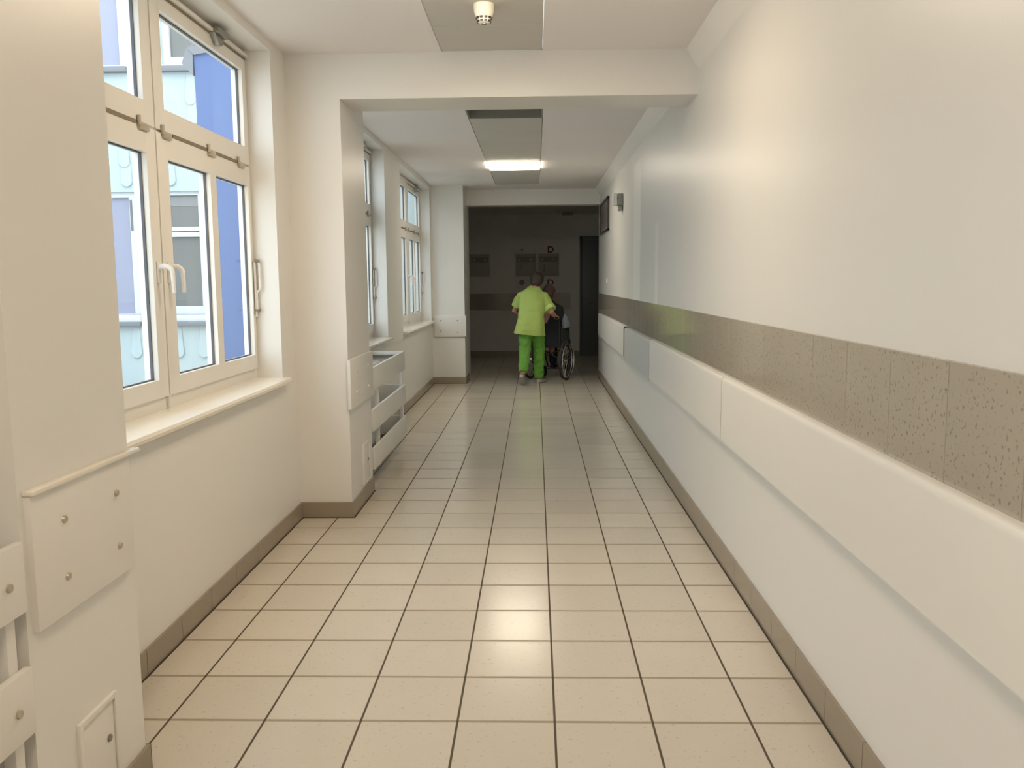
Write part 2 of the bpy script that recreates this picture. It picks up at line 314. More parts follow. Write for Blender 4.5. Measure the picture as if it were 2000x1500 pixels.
def window(n, y0, y1, label):
    root = empty('window_%d' % n, (XW, (y0 + y1) / 2, ZS), label, kind='structure')
    XF = -1.650; XB = -1.714; mull = y1 - 1.26
    fr = MB()                                    # fixed frame
    f0, f1 = XB - .004, XF - .012
    for a in [(y0 - .01, y0 + .04, .92, 2.83), (y1 - .04, y1 + .01, .92, 2.83)]: fr.box(f0, f1, *a)
    fr.box(f0 + .001, f1 - .001, y0 + .04, y1 - .04, .93, 1.02); fr.box(f0 + .001, f1 - .001, y0 + .04, y1 - .04, 2.77, 2.83); fr.box(f0 + .001, f1 - .001, y0 + .04, y1 - .04, 2.13, 2.20)
    for a in [(1.02, 2.13), (2.20, 2.77)]: fr.box(f0 + .002, f1 - .002, mull - .03, mull + .03, *a)
    fr.box(XF - .012, XF + .002, mull - .012, mull + .012, .95, .999, .002)
    fr.build('window_frame', PVC, root)
    MB().prism([(XB - .02, .90), (XW + .035, .90), (XW + .045, .905), (XW + .047, .918), (XW + .04, .930), (XW + .03, .934), (XB - .02, .940)], 'y', y0 - .0, y1 + .035).build('window_sill', SILL, root)
    def sash(a0, a1, z0, z1, panes, l=.11, r=.05, bot=.08, top=.105, handle=None, flip=1):
        b = MB(); zs0, zs1 = z0 + bot, z1 - top
        b.box(XB, XF, a0, panes[0][0], z0, z1, .003); b.box(XB, XF, panes[-1][1], a1, z0, z1, .003)
        y_a, y_b = panes[0][0] - .001, panes[-1][1] + .001
        b.box(XB + .001, XF - .0006, y_a, y_b, z0 + .0005, zs0); b.box(XB + .001, XF - .0006, y_a, y_b, zs1, z1 - .0005)
        for p, q in zip(panes, panes[1:]): b.box(XB + .002, XF - .0010, p[1], q[0], zs0 - .002, zs1 + .002)
        s = b.build('sash', PVC, root)
        for p in panes:
            MB().box(XF - .033, XF - .029, p[0] - .001, p[1] + .001, zs0 - .001, zs1 + .001).build('glass_pane', GLASS, s)
            gk = MB(); t = .006
            for A in [(p[0], p[0] + t, zs0, zs1), (p[1] - t, p[1], zs0, zs1), (p[0], p[1], zs0, zs0 + t), (p[0], p[1], zs1 - t, zs1)]: gk.box(XF - .036, XF - .024, A[0] + .0003, A[1] - .0003, A[2] + .0003, A[3] - .0003)
            gk.build('glazing_gasket', GASK, s)
        if handle: curved_handle(handle, 1.575, XF, s, flip)
    o = y1 - 5.07
    lp = (mull - .595, mull - .100)
    sash(mull + .006, y1 - .012, .997, 2.160, [(3.930 + o, 4.435 + o), (4.517 + o, 5.015 + o)], handle=mull + .055)
    sash(y0 + .012, mull - .006, .997, 2.160, [(y0 + .07, y0 + .57), (y0 + .66, mull - .100)], handle=mull - .055)
    sash(mull + .006, y1 - .012, 2.172, 2.800, [(3.915 + o, 4.990 + o)], bot=.098, top=.105)
    sash(y0 + .012, mull - .006, 2.172, 2.800, [(y0 + .09, mull - .100)], bot=.098, top=.105)
    # fanlight hinges and rods along the transom
    g = MB()
    for a, b_ in [(mull - .47, mull - .19), (mull + .18, mull + .58), (mull + .70, mull + 1.02)]: g.box(XF - .02, XF + .003, a, b_, 2.158, 2.174)
    g.build('hinge_groove', GROOVE_SHADE, root)
    for yy in (mull - .17, mull + .06, mull + .60, mull + 1.04):
        hb = MB().cyl((XF + .008, yy, 2.155), (XF + .008, yy, 2.195), .008).box(XF, XF + .012, yy, yy + .09, 2.140, 2.170, .003)
        lab(hb.build('fanlight_hinge', SCREW, root), 'small brownish fanlight hinge')
    # top rod with scissor stay
    MB().box(XF, XF + .022, mull + .10, y1 - .02, 2.768, 2.786, .003).build('opener_rod', PVC, root)
    MB().box(XF + .000, XF + .004, mull + .10, y1 - .02, 2.758, 2.768).build('rod_shadow_strip', GROOVE_SHADE, root)  # solid dark strip painted in as the shadow under the rod
    MB().box(XF, XF + .05, mull + .70, mull + .86, 2.765, 2.795, .004).prism([(mull + .70, 2.765), (mull + .84, 2.765), (mull + .80, 2.72), (mull + .76, 2.715)], 'x', XF, XF + .03).build('opener_stay', STEEL, root)
    # opening lever on the far stile
    yl = y1 - .022
    MB().box(XF, XF + .012, yl - .010, yl + .012, 1.30, 1.62, .003).tube([(XF + .012, yl, 1.62), (XF + .03, yl, 1.62), (XF + .034, yl, 1.60), (XF + .034, yl, 1.46), (XF + .02, yl, 1.45), (XF + .014, yl, 1.43), (XF + .014, yl, 1.34)], .006).build('opener_lever', HANDLEM, root)
    MB().cyl((XF + .01, yl, 1.625), (XF + .035, yl, 1.625), .010).box(XF, XF + .03, yl - .016, yl + .016, 1.335, 1.345).box(XF + .0005, XF + .003, yl - .017, yl - .0105, 1.31, 1.62).build('lever_bracket_shade', GROOVE_SHADE, root)  # bracket darkened and a thin dark strip added as shading beside the lever
    return root
LBL = {1: 'large white six-light window beside the first pillar', 2: 'white window at the camera end of the corridor', 3: 'narrowly visible white window above the slatted radiator cover', 4: 'white window beside the far pillar'}
for y0, y1, n in NICHES: window(n, y0, y1, LBL[n])

# ------------------------------------------------------------------ lamps in the ceiling strip
def ceiling_lamp(x0, x1, y0, y1, label, strength, group=None, tint=(1.0, .80, .585)):
    t = empty('ceiling_light', ((x0 + x1) / 2, (y0 + y1) / 2, ZC), label, 'ceiling light', group)
    MB().box(x0 + .006, x1 - .006, y0 + .006, y1 - .006, ZC - .004, ZC + .09, .004).build('lamp_housing', RADW, t)
    em = mat('lamp_diffuser_glow', (0.9, 0.88, 0.8), 0.4, emit=tint, estr=strength)
    MB().box(x0 + .012, x1 - .012, y0 + .012, y1 - .012, ZC - .026, ZC - .003, .010).build('diffuser', em, t)
ceiling_lamp(SX2 + .0, SX3, 10.13, 10.78, 'lit square ceiling lamp in the panel strip beyond the beam', LAMP_FAR, tint=(1.0, .88, .70))
ceiling_lamp(SX0, SX1, 3.61, 4.23, 'lit ceiling lamp between the closest pillar and the smoke detector', LAMP_NEAR, 'lamps at the camera end')
ceiling_lamp(SX0, SX1, -.1, .55, 'lit ceiling lamp over the closest radiator cover', LAMP_NEAR, 'lamps at the camera end')

# smoke detector
DETM = mat('detector_plastic', (0.86, 0.82, 0.72), 0.3)
sd = empty('smoke_detector', (-.25, 4.49, ZC), 'round cream smoke detector on the ceiling panel', 'smoke detector')
prof = [(.0, .0), (.052, .0), (.052, .012), (.050, .035), (.042, .058), (.034, .066), (.031, .086), (.022, .092), (.0, .092)]
def lathe(c, prof, n=32):
    b = MB(); rings = [[(c[0] + max(r, 1e-4) * math.cos(2 * math.pi * j / n), c[1] + max(r, 1e-4) * math.sin(2 * math.pi * j / n), c[2] - z) for j in range(n)] for r, z in prof]
    return b.loft(rings, cap=False)
lathe((-.25, 4.49, ZC + .004), prof).build('detector_body', DETM, sd)
sl = MB()
for k in range(10):
    a = 2 * math.pi * k / 10
    for zz, rad in ((.063, .0385), (.078, .0335)):
        cx, cy = -.25 + rad * math.cos(a), 4.49 + rad * math.sin(a)
        sl.box(cx - .003, cx + .003, cy - .007, cy + .007, ZC - zz - .004, ZC - zz + .004, rot=Matrix.Rotation(a, 3, 'Z'))
sl.build('detector_vent', BLACK, sd)
MB().cyl((-.25, 4.49, ZC - .086), (-.25, 4.49, ZC - .092), .013).build('detector_lens', STEEL, sd)

# ------------------------------------------------------------------ bumper boards on the right wall
def bumper(y0, y1, m, label, zb=.684, x=.938, zt=1.008, edge=0):
    o = MB().prism([(XR - .001, zb), (x, zb), (x, zt - .022), (x + .004, zt - .010), (x + .011, zt - .003), (x + .021, zt), (XR - .001, zt)], 'y', y0, y1).build('bumper_board', m, None)
    if edge:
        e = MB().prism([(XR - .002, zb + .001), (x + .0015, zb + .001), (x + .0015, zt - .022), (x + .012, zt - .004), (XR - .002, zt - .001)], 'y', y0 - edge, y0).build('gap_filler', GAPM, o); lab(e, 'dark filler painted as the shade in the board gap')  # near-black filler stands in for the shade in the gap before the board
    return tag(o, label, 'bumper board')
GAPM = mat('dark_gap_shade', (0.035, 0.028, 0.020), 0.8)
bumper(-2.5, 4.345, BOARD, 'long white bumper board on the bare wall, from the near joint towards the camera')
bumper(4.353, 7.110, BOARD, 'white bumper board between the long near board and the grey one', edge=.005)
bumper(7.118, 9.10, BOARDG, 'short grey bumper board on the long wall, hanging slightly lower', zb=.672, x=.934, zt=1.000)
bumper(9.23, 12.98, BOARD, 'far white bumper board beyond the dark gap, ending at the hall', edge=.115)

# bumper plates on the pillars
def plate(bx, screws, label, sm=SCREW, axis='x', trim=None):
    t = empty('bumper_plate', ((bx[0] + bx[1]) / 2, (bx[2] + bx[3]) / 2, bx[4]), label, 'bumper plate', 'white bumper plates on the pillars')
    MB().box(*bx, .003).build('plate_board', BOARD, t)
    for (p, z) in screws:
        b = MB()
        if axis == 'x': b.cyl((bx[1], p, z), (bx[1] + .006, p, z), .011, .008)
        else: b.cyl((p, bx[2], z), (p, bx[2] - .006, z), .009, .007)
        lab(b.build('screw_cap', sm, t), 'round screw cap')
    if trim: MB().box(*trim, .004).build('broken_edge_trim', SILL, t)
plate((XP1 - .002, XP1 + .018, 1.925, 2.418, .678, 1.008), [(2.060, .917), (2.328, .917), (2.060, .770), (2.330, .765)], 'white bumper plate with four screws on the closest pillar', trim=(XP1 + .0, XP1 + .028, 1.922, 2.468, 1.008, 1.020))
plate((XP2 - .002, XP2 + .020, 5.335, 6.085, .700, 1.012), [(5.52, .92), (5.90, .93), (5.52, .79), (5.90, .785)], 'shaded bumper plate with four screws in highlight colour beside the slatted cover', sm=SCREWHI)
plate((XW + .03, XP3 + .02, 12.572, 12.602, .695, 1.0), [(-1.385, .93), (-1.14, .93), (-1.385, .78), (-1.14, .76)], 'wide bumper plate on the far pillar facing the camera', sm=STEEL, axis='y')

# small access panels
def access(x, y0, y1, z0, z1, label):
    t = empty('access_panel', (x, (y0 + y1) / 2, z0), label, 'access panel')
    f = MB(); k = .016
    for A in [(y0 - k, y0, z0 - k, z1 + k), (y1, y1 + k, z0 - k, z1 + k), (y0, y1, z1, z1 + k), (y0, y1, z0 - k, z0)]: f.box(x - .002, x + .010, *A, .002)
    f.build('panel_frame', BOARD, t)
    MB().box(x - .002, x + .004, y0 + .003, y1 - .003, z0 + .003, z1 - .004, .001).build('panel_door', BOARD, t)
    MB().cyl((x + .003, y1 - .035, (z0 + z1) / 2 + .01), (x + .009, y1 - .035, (z0 + z1) / 2 + .01), .010).build('panel_lock', STEEL, t)
access(XP1, 2.095, 2.265, .125, .345, 'small white access panel low on the closest pillar')
access(XP2, 5.745, 5.93, .135, .385, 'small access panel low on the pillar before the slatted cover')

# radiators with slatted covers
def radiator(y0, y1, label):
    t = empty('radiator', (-1.42, (y0 + y1) / 2, .15), label, 'radiator')
    b = MB().box(-1.49, -1.475, y0, y1, .15, .80, .004).box(-1.39, -1.375, y0, y1, .15, .80, .004)
    k = y0 + .03
    while k < y1 - .02: b.box(-1.475, -1.39, k, k + .004, .19, .77); b.cyl((-1.375, k, .18), (-1.375, k, .77), .010, n=6); k += .05
    b.build('radiator_body', RADW, t)
    g = MB().box(-1.49, -1.375, y0, y0 + .012, .15, .815).box(-1.49, -1.375, y1 - .012, y1, .15, .815)
    k = y0
    while k < y1: g.box(-1.488, -1.377, k, k + .006, .803, .812); k += .022
    g.build('top_grille', RADW, t)
    MB().box(XW + .001, -1.491, y0 + .2, y0 + .24, .25, .7).build('bracket', STEEL, t); MB().box(XW + .001, -1.491, y1 - .24, y1 - .2, .25, .7).build('bracket', STEEL, t)
    MB().cyl((-1.43, y0 + .08, .16), (-1.43, y0 + .08, 0.001), .01).build('supply_pipe', STEEL, t)
def slat_cover(x, y0, y1, label, screws=False, ends=True, dz=0):
    t = empty('radiator_cover', (x, (y0 + y1) / 2, 0), label, 'radiator cover')
    for z0, z1 in ((.722 + dz, .888 + dz), (.428 + dz, .588 + dz), (.150 + dz, .308 + dz)):
        s = MB().box(x - .020, x, y0, y1, z0, z1, .003).build('slat', BOARD, t)
        if ends: MB().box(XW + .004, x - .021, y1 - .020, y1, z0, z1, .003).build('end_slat', BOARD, t)
        if screws:
            for yy in (y1 - .065, y1 - .62): lab(MB().cyl((x, yy, (z0 + z1) / 2 - .005), (x + .006, yy, (z0 + z1) / 2 - .005), .010).build('screw_cap', SCREW, t), 'brownish round screw cap')
    for yy in (y0 + .30, y1 - .055):
        MB().box(x - .05, x - .021, yy, yy + .035, .118, .87, .002).build('post', BOARD, t)
    for yy in (y0 + .31, y1 - .05):
        for zz in (.120, .835): lab(MB().box(XW + .001, x - .05, yy, yy + .02, zz, zz + .022).build('bracket', STEEL, t), 'steel wall bracket')
slat_cover(-1.165, 6.092, 7.625, 'white three-slat radiator cover between the middle pillar and the far window')
radiator(6.24, 7.48, 'white panel radiator behind the slats beyond the middle pillar')
slat_cover(-1.180, .40, 1.890, 'white slatted radiator cover abutting the closest pillar', screws=True, ends=False, dz=.024)
radiator(.5, 1.72, 'white radiator behind the slats before the closest pillar')

# ------------------------------------------------------------------ objects on the right wall
FRAMEM = mat('dark_frame', (0.06, 0.05, 0.045), 0.35)
def poster_mat():
    m = mat('printed_notice', (0.2, 0.19, 0.185), 0.35); nt = m.node_tree; b = nt.nodes['Principled BSDF']
    g = nt.nodes.new('ShaderNodeNewGeometry'); wv = nt.nodes.new('ShaderNodeTexNoise'); mp = nt.nodes.new('ShaderNodeMapping')
    mp.inputs['Scale'].default_value = (1, 6, 30); wv.inputs['Scale'].default_value = 2; wv.inputs['Detail'].default_value = 2
    nt.links.new(g.outputs['Position'], mp.inputs['Vector']); nt.links.new(mp.outputs[0], wv.inputs['Vector'])
    r = nt.nodes.new('ShaderNodeValToRGB'); r.color_ramp.elements[0].position = .45; r.color_ramp.elements[1].position = .55
    r.color_ramp.elements[0].color = (.13, .10, .10, 1); r.color_ramp.elements[1].color = (.30, .28, .27, 1)
    nt.links.new(wv.outputs['Fac'], r.inputs[0]); nt.links.new(r.outputs[0], b.inputs['Base Color']); return m
fs = empty('framed_notice', (XR, 12.25, 2.15), 'dark framed notice board high on the long wall beside the hall opening', 'framed notice')
f = MB()
y0, y1, z0, z1 = 11.58, 12.95, 2.155, 2.60
for A in [(y0, y0 + .03, z0, z1), (y1 - .03, y1, z0, z1), (y0, y1, z0, z0 + .03), (y0, y1, z1 - .03, z1)]: f.box(XR - .03, XR, *A, .003)
f.build('notice_frame', FRAMEM, fs)
MB().box(XR - .012, XR - .001, y0 + .02, y1 - .02, z0 + .02, z1 - .02).build('notice_sheet', poster_mat(), fs)
g = MB()
for A in [(y0 + .03, y0 + .05, z0 + .03, z1 - .03), (y0 + .03, y1 - .03, z0 + .03, z0 + .045)]: g.box(XR - .022, XR - .005, *A)
lab(g.build('inner_rim', HANDLEM, fs), 'pale inner rim')

el = empty('wall_lamp', (XR, 9.85, 2.35), 'small grey and white box lamp jutting from the long wall beside the framed notice', 'wall lamp')
GREYB = mat('grey_housing', (0.30, 0.30, 0.27), 0.45)
MB().box(XR - .060, XR + .0, 9.78, 9.95, 2.325, 2.455, .005).build('lamp_housing', GREYB, el)
MB().box(XR - .112, XR - .061, 9.80, 9.93, 2.325, 2.460, .012).build('lamp_cover', HANDLEM, el)
MB().box(XR - .048, XR - .004, 9.80, 9.92, 2.268, 2.324, .004).build('lamp_bracket', GREYB, el)
MB().sph((XR - .060, 9.775, 2.40), .008).build('sensor_eye', BLACK, el)

ls = empty('light_switch', (XR, 11.9, 1.47), 'small white wall switch near the hall opening', 'light switch')
MB().box(XR - .012, XR, 11.86, 11.94, 1.45, 1.53, .003).build('switch_plate', HANDLEM, ls)
MB().box(XR - .018, XR - .011, 11.875, 11.925, 1.465, 1.515, .002).build('switch_rocker', HANDLEM, ls)

# ------------------------------------------------------------------ signs on the back wall of the dark hall
SIGNB = mat('sign_board', (0.47, 0.46, 0.40), 0.5); SIGNH = mat('sign_header', (0.28, 0.28, 0.25), 0.5); SIGNL = mat('sign_spot', (.6, .6, .56), .5); REDM = mat('red_sign_paint', (0.16, 0.03, 0.028), 0.5)
def sign_board(x0, x1, z0, z1, label, letter=None):
    t = empty('notice_board', ((x0 + x1) / 2, DY, z0), label, 'notice board')
    MB().box(x0, x1, DY - .03, DY - .002, z0, z1, .003).build('board_panel', SIGNB, t)
    MB().box(x0 + .03, x1 - .03, DY - .034, DY - .029, z1 - .16, z1 - .06).build('board_header', SIGNH, t)
    MB().cyl((x0 + .08, DY - .033, z1 - .11), (x0 + .08, DY - .038, z1 - .11), .018).build('board_light', SIGNL, t)
    MB().cyl((x1 - .10, DY - .033, z1 - .11), (x1 - .10, DY - .038, z1 - .11), .018).build('board_light', SIGNL, t)
    if letter: wall_text(letter, x0 + .12, z1 - .32, .15, SIGNH, t, 'board_mark', DY - .031)
def wall_text(s, x, z, size, m, parent, name, y):
    cu = bpy.data.curves.new(name, 'FONT'); cu.body = s; cu.size = size; cu.extrude = .003; cu.align_x = 'CENTER'; cu.offset = size * .02
    o = bpy.data.objects.new(name, cu); COL.objects.link(o); cu.materials.append(m)
    bpy.context.view_layer.update(); dg = bpy.context.evaluated_depsgraph_get()
    me = bpy.data.meshes.new_from_object(o.evaluated_get(dg)); bpy.data.objects.remove(o)
    o = bpy.data.objects.new(name, me); COL.objects.link(o)
    o.matrix_world = Matrix.Translation((x, y, z)) @ Matrix.Rotation(math.pi / 2, 4, 'X')
    if parent: o.parent = parent; o.matrix_parent_inverse = parent.matrix_world.inverted()
    return o
sign_board(-1.30, -.90, 1.59, 2.03, 'notice board by itself beside the far pillar in the dark hall')
sign_board(-.39, .02, 1.59, 2.03, 'notice board under the dark Y mark in the dark hall', '1')
sign_board(.06, .47, 1.59, 2.03, 'notice board under the upper red D in the dark hall', 'J')
def letter_sign(s, x, z, size, m, label): tag(wall_text(s, x, z, size, m, None, 'wall_letter', DY - .004), label, 'wall letter')
letter_sign('D', .305, 2.05, .18, REDM, 'red letter D above the right one of the paired notice boards')
letter_sign('D', .300, 1.40, .18, REDM, 'red letter D below the paired notice boards')
letter_sign('D', .300, 1.25, .16, REDM, 'lowest red letter D, just above the wall tile band')
letter_sign('Y', -.26, 2.05, .12, SIGNH, 'dark letter Y above the paired notice boards')
tag(MB().cyl((-.27, DY - .002, 1.47), (-.27, DY - .03, 1.47), .055, .05, 20).build('wall_disc', SIGNH, None), 'dark round disc on the hall wall beside the nurse', 'wall disc')
hl = MB().box(.52, .72, 16.7, 16.85, 2.745, 2.80, .006).build('exit_light', GREYB, None); tag(hl, 'unlit box light on the ceiling of the dark hall', 'ceiling box light')

# ------------------------------------------------------------------ building across the courtyard
FAC = mat('pale_render', (0.45, 0.52, 0.53), 0.7, noise=0.02, nscale=2)
BLUE = mat('blue_render', (0.105, 0.158, 0.325), 0.7, noise=0.04, nscale=1.5)
OUTW = mat('outside_window_frame', (0.62, 0.64, 0.67), 0.3)
OUTG = mat('outside_grey_pane', (0.165, 0.165, 0.155), 0.4, noise=0.12, nscale=1.2)
LAVG = mat('sky_tinted_pane', (0.30, 0.305, 0.40), 0.3)  # sky reflection put into the pane's lavender colour
GSILL = mat('grey_zinc_sill', (0.20, 0.205, 0.22), 0.5)
bd = empty('building', (-6, 13, -1), 'pale building with white-framed windows across the courtyard', 'building')
FY = 13.0
WIN = [(-7.3, -5.96, 4.69, 6.6, LAVG, .165), (-5.475, -4.2, 4.69, 6.6, OUTG, .10), (-7.3, -5.985, 1.03, 2.87, LAVG, .13), (-5.62, -4.98, 1.03, 2.87, OUTG, .085)]
fb = MB()
xs = []
for x0, x1, zz in [(-13, -7.3, [(-1, 9)]), (-7.3, -5.985, [(-1, 1.03), (2.87, 4.69), (6.6, 9)]), (-5.985, -5.96, [(-1, 4.69), (6.6, 9)]), (-5.96, -5.62, [(-1, 9)]), (-5.62, -5.475, [(-1, 1.03), (2.87, 9)]),
                   (-5.475, -4.98, [(-1, 1.03), (2.87, 4.69), (6.6, 9)]), (-4.98, -4.2, [(-1, 4.69), (6.6, 9)]), (-4.2, XO - .01, [(-1, 9)])]:
    xs += [(x0, x1, a, b_) for a, b_ in zz]
for x0, x1, z0, z1 in xs: fb.box(x0, x1, FY, FY + .5, z0, z1)
fb.box(-13, XO - .01, FY + .501, FY + .55, -1, 9)
fb.build('facade', FAC, bd)
for x0, x1, z0, z1, gm, fw in WIN:
    k = MB()
    for A in [(x0, x0 + fw, z0, z1), (x1 - fw, x1, z0, z1), (x0 + fw, x1 - fw, z1 - fw * .6, z1), (x0 + fw, x1 - fw, z0, z0 + (.13 if gm is OUTG else .02))]: k.box(A[0], A[1], FY + .05, FY + .13, A[2], A[3])
    if z0 < 2 and gm is OUTG: k.box(x0 + fw, x1 - fw, FY + .045, FY + .13, 2.20, 2.27, .006).box(x0 + fw, x1 - fw, FY + .052, FY + .13, 2.285, 2.35, .006)
    wf = k.build('window', OUTW, bd)
    MB().box(x0 + fw * .9, x1 - fw * .9, FY + .10, FY + .11, z0, z1 - fw * .5).build('pane', gm, wf)
    if gm is OUTG and z0 < 2: MB().box(x0 + fw, x1 - fw, FY + .095, FY + .099, 2.66, z1 - .06).build('blind', mat('blind_box', (.26, .26, .26), .6), wf)
    if gm is LAVG and z0 < 2: MB().box(x1 - .115, x1 - .085, FY + .035, FY + .051, 2.30, 2.76).build('slot', OUTG, wf)
    MB().box(x0 - .05, x1 + (.0 if z0 < 2 else -.02), FY - .10, FY + .05, z0 - (.17 if z0 < 2 else .10), z0 - (.10 if z0 < 2 else .02), .01).build('sill', GSILL, bd)
    MB().box(x0 - .05, x1 + .0, FY - .06, FY + .06, z0 - (.10 if z0 < 2 else .02), z0, .004).build('sill_board', OUTW, bd)
for cx, cz in [(-6.12, 3.31), (-6.10, 3.03), (-5.07, 4.20), (-5.05, 3.92), (-5.44, 3.04), (-5.46, 3.36), (-5.06, .46), (-5.45, .46), (-6.1, .46), (-6.6, 3.17), (-6.6, 4.2), (-4.5, 3.4)]:
    rings = []
    for t, sc_ in ((0, 1.0), (.02, 1.0), (.03, .9)):
        pts = [(cx + .085 * sc_ * math.cos(a), FY - t, cz + .09 * sc_ * math.sin(a)) for a in [math.pi + math.pi * i / 12 for i in range(13)]]
        pts += [(cx + .055 * sc_, FY - t * .2, cz + .42), (cx - .055 * sc_, FY - t * .2, cz + .42)]
        rings.append(pts)
    MB().loft(rings).build('tongue_relief', FAC, bd)
bw = empty('building_wing', (-3.1, 9.3, -1), 'bright blue rendered wall column outside the large window', 'building')
MB().box(-3.46, -2.62, 9.0, 9.9, -1, 3.88).build('blue_wall', BLUE, bw)
MB().prism([(-3.58, 3.72), (-3.47, 3.60), (-3.46, 3.90), (-3.53, 3.87)], 'y', 8.98, 9.92).prism([(-3.52, 3.87), (-3.45, 3.80), (-2.60, 3.93), (-2.60, 3.99)], 'y', 8.97, 9.93).build('roof_edge', GSILL, bw)
tag(MB().box(-14, XO - .0, -4, 13.6, -1.1, -1.0).build('courtyard_ground', mat('courtyard_paving', (.45, .45, .43), .8, noise=.1), None), 'grey courtyard ground', None, None, 'structure')
tag(MB().box(-14.2, -14, -4, 13.6, -1, 7).build('courtyard_wall', FAC, None), 'pale wall across the courtyard', None, None, 'structure')

# ------------------------------------------------------------------ wheelchair
TYRE = mat('tyre_rubber', (0.05, 0.048, 0.045), 0.7); TUBE = mat('wheelchair_tube', (0.05, 0.05, 0.055), 0.3, metal=0.4)
SLING = mat('black_sling', (0.018, 0.020, 0.028), 0.8)
WC = Vector((.19, 13.11, 0)); WR = Matrix.Translation(WC) @ Matrix.Rotation(math.radians(-22), 4, 'Z')
wc = empty('wheelchair', WC, 'dark wheelchair with chrome handrims being pushed into the dark hall', 'wheelchair')
for s in (1, -1):
    x = .29 * s
    b = MB().ring((x, 0, .30), (1, 0, 0), .283, .017, 56, 8, 1.1).xf(WR); wh = b.build('wheel', TYRE, wc)
    lab(MB().ring((x + .035 * s, 0, .30), (1, 0, 0), .255, .0075, 56, 8).xf(WR).build('handrim', CHROME, wh), 'chrome handrim')
    b = MB().ring((x, 0, .30), (1, 0, 0), .265, .008, 56, 6)
    for k in range(18):
        a = 2 * math.pi * k / 18
        b.cyl((x + .02 * (-1) ** k, .03 * math.cos(a), .30 + .03 * math.sin(a)), (x, .262 * math.cos(a + .25 * (-1) ** k), .30 + .262 * math.sin(a + .25 * (-1) ** k)), .0018, n=5)
    b.cyl((x - .03, 0, .30), (x + .03, 0, .30), .024)
    b.xf(WR); b.build('spokes', CHROME, wh)
    b = MB().tube([(.225 * s, -.24, .95), (.225 * s, -.12, .955), (.225 * s, -.10, .93), (.225 * s, -.09, .50), (.225 * s, -.08, .25)], .0125)
    b.tube([(.225 * s, -.09, .50), (.225 * s, .34, .50), (.225 * s, .40, .42), (.20 * s, .50, .16)], .0125).tube([(.225 * s, -.08, .26), (.225 * s, .36, .26), (.225 * s, .38, .50)], .0125)
    b.tube([(.245 * s, -.07, .50), (.245 * s, -.07, .76), (.245 * s, .22, .76), (.245 * s, .26, .70), (.245 * s, .26, .50)], .010).cyl((.2 * s, 0, .30), (.27 * s, 0, .30), .012)
    b.xf(WR).build('side_frame', TUBE, wc)
    MB().cyl((.225 * s, -.26, .95), (.225 * s, -.15, .952), .0175).xf(WR).build('push_handle', BLACK, wc)
    MB().box(.225 * s - .028, .225 * s + .042 * s + .014, -.06, .24, .765, .795, .008).xf(WR).build('arm_pad', BLACK, wc)
    MB().box(.238 * s, .243 * s, -.06, .25, .52, .755).xf(WR).build('side_guard', mat('side_guard', (.07, .08, .07), .5), wc)
    b = MB().ring((.20 * s, .36, .085), (1, 0, 0), .068, .017, 28, 8).cyl((.19 * s, .36, .085), (.21 * s, .36, .085), .05).tube([(.222 * s, .36, .085), (.222 * s, .36, .17), (.205 * s, .36, .20), (.205 * s, .36, .27)], .009)
    b.xf(WR).build('caster', TYRE, wc)
    MB().box(.03 * s, .19 * s, .46, .60, .11, .12, .004).cyl((.03 * s, .50, .115), (.21 * s, .50, .15), .008).xf(WR).build('footrest', TUBE, wc)
MB().box(-.215, .215, -.10, -.085, .50, .92, .004).xf(WR).build('backrest', SLING, wc)
MB().box(-.22, .22, -.085, .34, .49, .515, .01).xf(WR).build('seat', SLING, wc)
MB().cyl((-.22, .05, .28), (.22, .15, .48), .010).cyl((.22, .05, .28), (-.22, .15, .48), .010).xf(WR).build('cross_brace', TUBE, wc)

# ------------------------------------------------------------------ people
def soften(o, vox, it=6):
    m = o.modifiers.new('remesh', 'REMESH'); m.mode = 'VOXEL'; m.voxel_size = vox; m.use_smooth_shade = True
    s = o.modifiers.new('smooth', 'SMOOTH'); s.iterations = it; s.factor = .5
    return o
SKIN = mat('skin', (0.50, 0.27, 0.20), 0.5, spec=0.3, noise=.05, nscale=20)
LIME = mat('lime_tunic', (0.43, 0.575, 0.165), 0.85, spec=.1, noise=.05, nscale=12, bump=.3, bscale=200)
GREEN = mat('green_trousers', (0.155, 0.37, 0.07), 0.85, spec=.1, noise=.08, nscale=10, bump=.3, bscale=200)
HAIR = mat('brown_hair', (0.04, 0.027, 0.02), 0.6, noise=.3, nscale=40, bump=.8, bscale=120)
HAIRD = mat('dark_auburn_hair', (0.075, 0.035, 0.032), 0.5, noise=.3, nscale=40, bump=.8, bscale=120)
SHOE = mat('pale_shoe', (0.42, 0.37, 0.34), 0.6); JACK = mat('black_jacket', (0.02, 0.022, 0.03), 0.85); DKTR = mat('navy_trousers', (0.018, 0.02, 0.035), 0.85)
EYEM = mat('eye', (0.03, 0.02, 0.015), 0.1)

